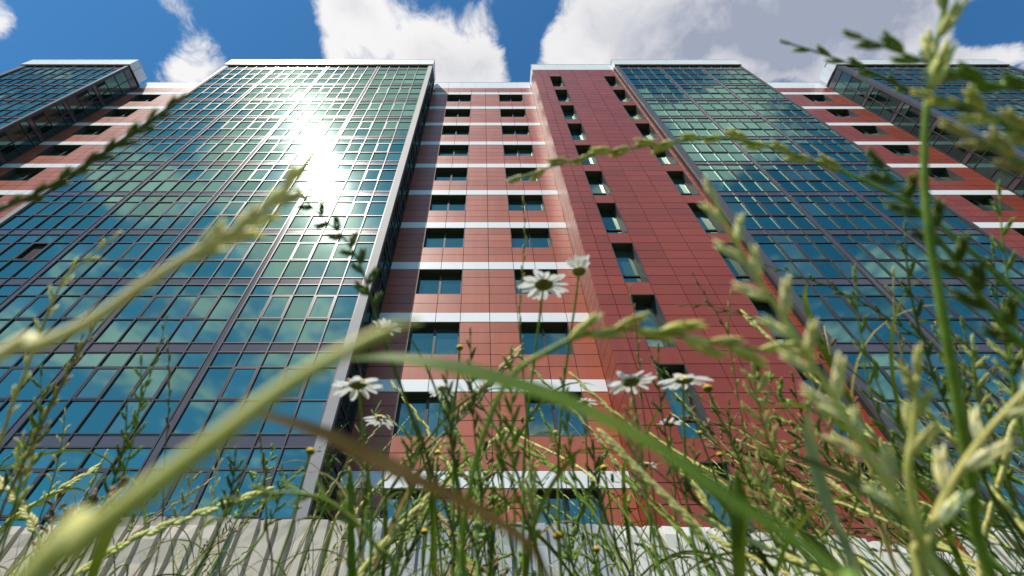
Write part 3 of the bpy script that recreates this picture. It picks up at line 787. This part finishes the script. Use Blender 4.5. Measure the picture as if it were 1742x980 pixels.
blade('dark blade crossing before the white band', [(770, 640, .2), (800, 690, .2), (840, 760, .199), (880, 850, .198), (920, 960, .197), (940, 1020, .197)], .0048, 'grass_dark', twist=.4)
blade('light green blade rising at the right of the thicket', [(1375, 690, .15), (1378, 760, .15), (1400, 850, .149), (1440, 940, .148), (1470, 1020, .147)], .0050, 'grass_pale', twist=.4)

# more stalks close to the lens, bowed towards the middle: (tip x, tip y, depth, run right, length down, tone)
NEAR = [(760, 640, .16, 60, 350, 'dark'), (800, 570, .20, 40, 420, 'dark'), (870, 610, .17, 10, 380, 'green'), (960, 640, .19, 60, 350, 'green'), (1120, 600, .22, 110, 390, 'dark'), (700, 740, .18, -30, 260, 'green'), (1075, 700, .17, 80, 290, 'straw'),
        (1455, 480, .16, 300, 520, 'green'), (1540, 395, .17, 260, 600, 'dark'), (1700, 330, .16, 160, 640, 'green'), (1380, 620, .16, 250, 380, 'straw'), (1640, 640, .15, 150, 360, 'dark'), (1290, 790, .16, 130, 210, 'pale'), (1715, 560, .15, 110, 440, 'pale'),
        (70, 640, .20, -100, 360, 'green'), (240, 620, .20, -130, 380, 'green'), (40, 760, .18, -80, 240, 'pale'), (400, 780, .20, -80, 220, 'dark'),
        (1283, 636, .15, 150, 340, 'pale'), (1470, 600, .20, 260, 400, 'green'), (1520, 470, .22, 240, 500, 'straw'), (1400, 560, .24, 330, 430, 'dark'), (1600, 520, .20, 190, 460, 'green'), (1655, 590, .17, 150, 400, 'pale'),
        (1350, 650, .26, 260, 340, 'dark'), (1425, 700, .19, 210, 300, 'green'), (1690, 430, .20, 140, 520, 'dark'), (1610, 690, .24, 180, 310, 'straw'), (1310, 735, .22, 210, 260, 'green'), (1500, 770, .17, 150, 230, 'pale'),
        (1240, 690, .28, 190, 300, 'dark'), (1180, 760, .24, 120, 240, 'green'), (1010, 770, .20, 70, 230, 'dark'), (850, 700, .22, 30, 290, 'green'), (905, 800, .19, 20, 200, 'pale'), (1560, 860, .15, 90, 150, 'green'),
        (620, 800, .24, -60, 200, 'straw'), (560, 770, .26, -90, 230, 'dark'), (480, 800, .24, -110, 200, 'green'), (215, 700, .22, -130, 290, 'dark'), (110, 705, .30, -90, 280, 'cream'), (330, 790, .26, -110, 200, 'straw')]
names_ = {'pale': 'pale', 'green': 'green', 'straw': 'straw coloured', 'dark': 'dark green', 'cream': 'bleached'}
NEAR.sort()
cnt_ = {}
for tx, ty, z, dx, dy, tone in NEAR:
    zone = 'lower left before the glass' if tx < 640 else ('lower middle before the red wall' if tx < 1200 else 'lower right thicket')
    cnt_[(tone, zone)] = cnt_.get((tone, zone), 0) + 1
    k_ = ['first', 'second', 'third', 'fourth', 'fifth', 'sixth', 'seventh', 'eighth', 'ninth'][cnt_[(tone, zone)] - 1]
    bow = hrng.uniform(.12, .3)
    pts_ = [(tx + dx * (f ** 1.35) + bow * abs(dx) * math.sin(math.pi * f) * (-.5 if dx > 0 else .5), ty + dy * f, z * 1.5 * (1 - .06 * f)) for f in (0, .14, .3, .5, .75, 1.0)]
    hero(f'{k_} {names_[tone]} bowed stalk from the left, {zone}', pts_, hrng.uniform(.42, .6), hrng.randint(8, 12), hrng.uniform(.013, .0165), hrng.uniform(.0007, .0011), 'grass_' + tone, 'grass_green' if tone in ('pale', 'cream') else 'grass_' + tone, ang=hrng.uniform(16, 32))
for lb, px_, wd_, tn_ in (('wide dark blade in the lower right corner', [(1330, 770, .13), (1400, 800, .13), (1480, 850, .128), (1560, 920, .126), (1640, 1010, .124)], .0055, 'grass_dark'),
                          ('fresh green blade standing before the white fence', [(1252, 800, .17), (1256, 850, .17), (1258, 900, .17), (1262, 1010, .168)], .0065, 'grass_green'),
                          ('twisted olive blade low in the middle', [(990, 760, .22), (960, 800, .22), (930, 850, .218), (905, 920, .216), (895, 1000, .214)], .0055, 'grass_dark'),
                          ('bright blade at the lower left before the beige fence', [(250, 830, .2), (215, 860, .2), (190, 900, .198), (165, 960, .197), (150, 1010, .196)], .005, 'grass_green'),
                          ('tall bright blade before the left recess window', [(700, 690, .28), (715, 740, .28), (728, 800, .279), (735, 880, .278), (738, 990, .277)], .0048, 'grass_green')):
    blade(lb, px_, wd_, tn_, twist=.9)

# ------------------------------------------------------------------ daisies
def petal_mesh(k):
    r_ = random.Random(k + 50); mb = MB(); n = 8
    L = 1.0 * r_.uniform(.92, 1.05); dr = r_.uniform(-.12, .14)
    for i in range(n + 1):
        f = i / n; wv_ = .29 * (math.sin(math.pi * min(1, f * .80 + .10)) ** .7) * (1 if f < .93 else .72)
        x = .30 + (L - .30) * f; z = dr * f * f - .04 * f
        for s_, zz in ((-1, .018), (-.35, -.008), (.35, -.008), (1, .018)): mb.v.append((x, s_ * wv_ / 2 + r_.uniform(-.006, .006), z + zz * (1 - .5 * f)))
    for i in range(n):
        for q in range(3):
            a = i * 4 + q; mb.f.append((a, a + 1, a + 5, a + 4))
    me = bpy.data.meshes.new('petal'); me.from_pydata(mb.v, [], mb.f); me.materials.append(MATS['petal'])
    me.polygons.foreach_set('use_smooth', [True] * len(me.polygons)); me.update(); return me
PET = [petal_mesh(k) for k in range(5)]
def dome(mb, r, h, z0, n=14, m=5, bump=0.0, rr=random.Random(2)):
    b = len(mb.v)
    for j in range(m):
        a = j / m * math.pi / 2
        for i in range(n):
            t = 2 * math.pi * i / n; k = 1 + (rr.uniform(-bump, bump))
            mb.v.append((r * math.cos(a) * math.cos(t) * k, r * math.cos(a) * math.sin(t) * k, z0 + h * math.sin(a) * k))
    mb.v.append((0, 0, z0 + h)); top = len(mb.v) - 1
    for j in range(m - 1):
        for i in range(n): mb.f.append((b + j * n + i, b + j * n + (i + 1) % n, b + (j + 1) * n + (i + 1) % n, b + (j + 1) * n + i))
    for i in range(n): mb.f.append((b + (m - 1) * n + i, b + (m - 1) * n + (i + 1) % n, top))
def mk(mb, nm, mn, smooth=True):
    me = bpy.data.meshes.new(nm); me.from_pydata(mb.v, [], mb.f); me.materials.append(MATS[mn])
    if smooth: me.polygons.foreach_set('use_smooth', [True] * len(me.polygons))
    me.update(); return me
b = MB(); dome(b, .37, .15, .0, 18, 6, .05); DISC = mk(b, 'disc', 'disc')
b = MB(); dome(b, .36, -.20, .0, 16, 5)
for i in range(14):                    # small bracts under the head
    t = 2 * math.pi * i / 14; c = Vector((math.cos(t), math.sin(t), 0))
    lens(b, c * .16 + Vector((0, 0, -.17)), c * .8 + Vector((0, 0, .55)), Vector((-c.y, c.x, 0)), .27, .10, .04, 4, 5)
CUP = mk(b, 'flower_head', 'sepal')
drng = random.Random(5)
def stem_leaves(o, path, root, k, mname, size):
    for _ in range(k):
        j = drng.randrange(len(path) // 3, len(path) - 4)
        p = path[j] - root; a = drng.uniform(0, 6.28); d = Vector((math.cos(a), math.sin(a), .7)).normalized()
        mb = MB(); L = size * drng.uniform(.6, 1.2)
        pts = [p + d * (L * i / 8) + Vector((0, 0, -.25 * L * (i / 8) ** 2)) for i in range(9)]
        tube(mb, pts, .0005, .0002, 4)
        for i in range(2, 9):          # feathery side lobes
            for s in (-1, 1):
                sd = d.cross(Vector((0, 0, 1))).normalized() * s + d * .7
                lens(mb, pts[i], sd, Vector((0, 0, 1)), L * .22 * (1.1 - i / 10), .0011, .0006, 4, 4)
        mb.build('leaf', mname, o, smooth=True)
def daisy(label, px, dia, npet, tilt, close=0.0, name='daisy', petals=True, droop=0.0, lean=(0, 0)):
    vis = [at(*p) for p in px]; full = to_ground(vis, lean); root = full[-1].copy(); root.z = 0
    o = empty(name, root)
    tag(o, label, 'flower', 'white daisies in the grass' if petals else 'daisy buds in the grass')
    path = catmull(full, 40)
    ax = Vector((tilt[0], tilt[1], 1)).normalized()
    r_ = dia / 2
    path[0] = path[0] - ax * r_ * .18
    mb = MB(); tube(mb, [p - root for p in path], .0007, .0012, 7); mb.build('stem', 'grass_green', o, smooth=True)
    stem_leaves(o, path, root, 2, 'grass_dark', .028)
    q = ax.to_track_quat('Z', 'Y')
    h = inst('flower_head', CUP, o, vis[0] - root, q, (r_, r_, r_) if petals else (r_ * 1.5, r_ * 1.5, r_ * 2.1))
    inst('disc', DISC, h, (0, 0, .0), None, (1, 1, 1 if petals else 1.5))
    if petals:
        for i in range(npet):
            a = 2 * math.pi * (i + drng.uniform(-.22, .22)) / npet
            up = -(close + drng.uniform(-.14, .14)) + droop + (drng.uniform(.15, .4) if drng.random() < .07 else 0)
            s = drng.uniform(.88, 1.06)
            inst('petal', PET[i % 5], h, (0, 0, drng.uniform(-.02, .03)), (drng.uniform(-.25, .25), up, a), (s, s * drng.uniform(.85, 1.1), s))
    return o
daisy('open daisy in the centre before the right recess window', [(925, 484, .30), (918, 540, .30), (908, 620, .298), (896, 720, .296), (890, 860, .294)], .0330, 20, (.02, -.22))
daisy('half closed daisy with raised petals right of the central one', [(985, 462, .32), (978, 520, .32), (966, 600, .318), (955, 700, .316), (950, 860, .314)], .0250, 15, (.08, -.15), close=.95)
daisy('open daisy in front of the glass block corner trim', [(609, 653, .285), (614, 700, .285), (622, 780, .283), (632, 900, .28)], .0325, 19, (-.12, -.30), droop=.1)
daisy('small daisy below the corner daisy', [(647, 711, .42), (650, 760, .42), (652, 840, .418), (652, 940, .415)], .0300, 17, (.05, -.22), droop=.22)
daisy('daisy half hidden by the arching green blade', [(753, 660, .42), (748, 700, .42), (740, 760, .418), (728, 880, .415)], .0290, 16, (.06, -.20), droop=.28)
daisy('daisy touching the tip of the thick pale stem', [(657, 562, .36), (668, 610, .36), (690, 680, .358), (720, 780, .356), (745, 900, .354)], .0240, 15, (.1, -.2), close=.4)
daisy('wide daisy before the side wall of the red wing', [(1072, 649, .30), (1082, 700, .30), (1092, 770, .298), (1105, 880, .295)], .0330, 20, (-.03, -.30))
daisy('flat daisy seen edge on before the wing window', [(1163, 645, .29), (1163, 700, .29), (1166, 780, .288), (1175, 900, .285)], .0330, 18, (.05, -.52), droop=.05)
daisy('small daisy peeping over the arching green blade', [(994, 684, .50), (996, 730, .50), (1000, 800, .498), (1006, 900, .495)], .0280, 16, (0, -.28))
daisy('low daisy in the thicket under the red wing', [(1097, 790, .48), (1100, 830, .48), (1106, 890, .478), (1112, 960, .475)], .0290, 16, (-.05, -.34))
daisy('faint daisy among stalks below the flat one', [(1140, 722, .55), (1142, 770, .55), (1148, 830, .548), (1155, 930, .545)], .0280, 16, (.1, -.3), close=.2)
BUDS = [('petalless yellow head on the lower left glass corner', (528, 768, .30), .0105), ('small yellow head under the white band in the middle', (745, 771, .36), .0100), ('yellow cone head right of the flat daisy', (1204, 661, .30), .0110),
        ('pale round bud below the yellow cone head', (1224, 774, .36), .0085), ('greenish bud between the flat daisy and the cone head', (1190, 737, .36), .0080), ('small green bud over the lower recess window', (945, 736, .42), .0090),
        ('pale yellow head above the fence in the middle', (1027, 796, .40), .0110), ('yellow head in front of the grey fence', (722, 905, .34), .0105), ('low yellow head among the dark stalks', (948, 912, .28), .0110),
        ('low round head before the white fence', (1015, 935, .30), .0090), ('closed white bud standing over the left recess window', (782, 592, .36), .0100)]
for lb, p, d in BUDS:
    x, y, z = p; k = (x - 819) / (y + 187)
    daisy(lb, [p, (x + k * 40, y + 45, z), (x + k * 110 + drng.uniform(-8, 8), y + 120, z), (x + k * 220, y + 230, z - .003)], d, 0, (drng.uniform(-.1, .1), -.12), name='daisy_bud', petals=False)

# ------------------------------------------------------------------ the thicket: single stalks, each rooted in the soil
trng = random.Random(99)
def rye_head(mb, pts, n, L, w_, ang):
    for i in range(n):
        f = i / n; j = min(int(f * (len(pts) - 2)) + 1, len(pts) - 2)
        t = (pts[j + 1] - pts[j - 1]).normalized(); s = t.cross(Vector((math.sin(i * .2), -1, .3))).normalized() * (1 if i % 2 else -1)
        for q in range(3):
            lens(mb, pts[j] + t * (L * .22 * q), t + s * (ang * (1 - .25 * q)), s, L * .62, w_, w_ * .7, 4, 5)
def panicle_head(mb, pts, n, L, w_):
    for i in range(n):
        f = i / n; j = min(int(f * (len(pts) - 2)) + 1, len(pts) - 2)
        t = (pts[j + 1] - pts[j - 1]).normalized(); a = i * 2.4
        d = (t * .9 + Vector((math.cos(a), math.sin(a), .1)) * .75).normalized()
        bl = L * (1.25 - f) * trng.uniform(.7, 1.1) * 2.2
        bp = [pts[j] + d * (bl * k / 4) + Vector((0, 0, -.2 * bl * (k / 4) ** 2)) for k in range(5)]
        tube(mb, bp, .0002, .00015, 3)
        for k in (2, 3, 4):
            for s in (0, 1): lens(mb, bp[k], d + Vector((trng.uniform(-.4, .4), trng.uniform(-.4, .4), trng.uniform(-.2, .3))), Vector((1, .2, 0)), L * .55, w_, w_ * .7, 4, 5)
KINDS = [('ryegrass_stalk', 'thin green ryegrass stalk in the thicket along the fence', 'grass_green', 'grass_green'), ('ryegrass_stalk', 'straw coloured ryegrass stalk in the thicket along the fence', 'grass_straw', 'grass_straw'),
         ('ryegrass_stalk', 'pale ripening ryegrass stalk in the thicket along the fence', 'grass_pale', 'grass_green'), ('panicle_grass_stalk', 'feathery panicle grass stalk in the thicket along the fence', 'grass_green', 'grass_dark'),
         ('panicle_grass_stalk', 'brown feathery panicle stalk in the thicket along the fence', 'grass_brown', 'grass_straw'), ('leafy_stalk', 'leafy dark green stalk in the thicket along the fence', 'grass_dark', 'grass_dark')]
def thicket_stalk(x, y, h, kind, big=1.0):
    nm, lb, hm, sm_ = KINDS[kind]
    o = empty(nm, (x, y, 0)); tag(o, lb, 'grass stalk', 'stalks of the thicket before the fence')
    a = trng.gauss(math.pi if x > 0 else 0, .9); ln = trng.uniform(.05, .42) * h
    top = Vector((math.cos(a) * ln, math.sin(a) * ln * .6, h)); nod = Vector((math.cos(a), math.sin(a) * .6, 0)) * trng.uniform(0, .06)
    path = catmull([Vector((0, 0, -.01)), Vector((top.x * .12, top.y * .12, h * .35)), Vector((top.x * .5, top.y * .5, h * .72)), top + nod - Vector((0, 0, nod.length * .6))], 22)
    r_ = trng.uniform(.0007, .0012) * big
    mb = MB(); tube(mb, path, r_ * 1.3, r_ * .45, 5); mb.build('stem', sm_, o, smooth=True)
    mb = MB(); k = int(len(path) * trng.uniform(.60, .74)); hp = catmull(path[k:], 24)
    if nm == 'ryegrass_stalk': rye_head(mb, hp, trng.randint(11, 17), trng.uniform(.011, .0150) * big, .0027 * big, trng.uniform(.18, .5)); mb.build('seed_head', hm, o, smooth=True)
    elif nm == 'panicle_grass_stalk': panicle_head(mb, hp, trng.randint(10, 16), trng.uniform(.007, .010) * big, .0021 * big); mb.build('seed_head', hm, o, smooth=True)
    else:
        for i in range(9): lens(mb, hp[4 + i * 2], Vector((trng.uniform(-1, 1), trng.uniform(-1, 1), .8)), Vector((0, 1, .2)), .014 * big, .0042 * big, .0018, 4, 5)
        mb.build('seed_head', hm, o, smooth=True)
    for _ in range(trng.randint(1, 3) + (3 if kind == 5 else 0)):
        j = trng.randrange(6, 18); a = trng.uniform(0, 6.28); L = trng.uniform(.08, .20); d = Vector((math.cos(a), math.sin(a), 0))
        pts = [path[j] + d * (L * (i / 10) * .75) + Vector((0, 0, L * (.95 * i / 10 - .75 * (i / 10) ** 2.2))) for i in range(11)]
        mb = MB(); ribbon(mb, pts, trng.uniform(.0024, .0045), side=d.cross(Vector((0, 0, 1))).cross(d), twist=trng.uniform(-1, 1)); mb.build('leaf', (sm_ if trng.random() < .7 else 'grass_green').replace('grass', 'leaf'), o, smooth=True)
    return o
count = 0; STALKS = []
def try_stalk(y, x, h, lims):
    q = project((x, y, h))
    if q is None or not (-30 < q[0] < 1780) or not (520 < q[1] < 975): return 0
    lim = lims[0] if q[0] < 560 else (lims[1] if q[0] < 1200 else lims[2])       # the thicket stands higher in the middle and at the right
    if q[1] < lim: return 0
    k = trng.choices(range(6), (5, 2, 3, 3, 1.5, 5))[0]
    o = thicket_stalk(x, y, h, k, 1.35 if y < .6 else 1.1); STALKS.append((o, k, q)); return 1
while count < 255:
    near = count < 112
    y = trng.uniform(.22, .6) if near else trng.uniform(.5, 2.4)
    x = trng.uniform(-1.1, 1.35) * (.22 + y * .95)
    if x < -.25 * (.22 + y) and trng.random() < .45: continue
    h = (trng.uniform(.27, .48) if near else trng.uniform(.36, .74)) + .05 * y
    count += try_stalk(y, x, h, (700, 610, 560) if not near else (740, 600, 545))
ORD = ['first', 'second', 'third', 'fourth', 'fifth', 'sixth', 'seventh', 'eighth', 'ninth', 'tenth', 'eleventh', 'twelfth', 'thirteenth', 'fourteenth', 'fifteenth', 'sixteenth', 'seventeenth', 'eighteenth', 'nineteenth', 'twentieth']
ZONES = [(230, 'below the far left glass'), (430, 'below the middle of the left glass'), (590, 'below the grey glass corner'), (740, 'below the left recess windows'), (890, 'below the right recess windows'),
         (1040, 'below the side of the red wing'), (1200, 'below the first wing window'), (1380, 'below the second wing window'), (1560, 'below the right glass'), (9999, 'by the right edge')]
bins = {}
for o, k, q in STALKS:
    zn = next(t for lim, t in ZONES if q[0] < lim)
    bins.setdefault((k, zn), []).append((q[0], o))
for (k, zn), lst in bins.items():
    lst.sort(key=lambda a: a[0])
    kn = KINDS[k][1].split(' in the')[0]
    for i, (_, o) in enumerate(lst):
        o['label'] = f'{kn} {zn}' if len(lst) == 1 else f'{ORD[min(i, 19)]} {kn} from the left {zn}'

# the low growth between them, too many blades to count
mb = MB(); mb2 = MB()
for i in range(2200):
    y = trng.uniform(.5, 3.9); x = trng.uniform(-1.2, 1.25) * (.5 + y * .95)
    h = (.20 + .27 * y) * trng.uniform(.55, 1.12) + .04
    a = trng.uniform(0, 6.28); d = Vector((math.cos(a), math.sin(a), 0)); L = h * 1.1
    pts = [Vector((x, y, 0)) + d * (h * .35 * (k / 8) ** 1.8) + Vector((0, 0, h * (k / 8) - .12 * h * (k / 8) ** 3)) for k in range(9)]
    ribbon(mb if i % 3 else mb2, pts, trng.uniform(.002, .0042), side=Vector((math.sin(a * 3), -1, .2)), twist=trng.uniform(-1.5, 1.5))
tag(mb.build('meadow_grass', 'leaf_green', smooth=True), 'low green grass filling the foot of the fence', 'grass', kind='stuff')
tag(mb2.build('dry_grass', 'leaf_straw', smooth=True), 'dry blades mixed into the low grass by the fence', 'grass', kind='stuff')
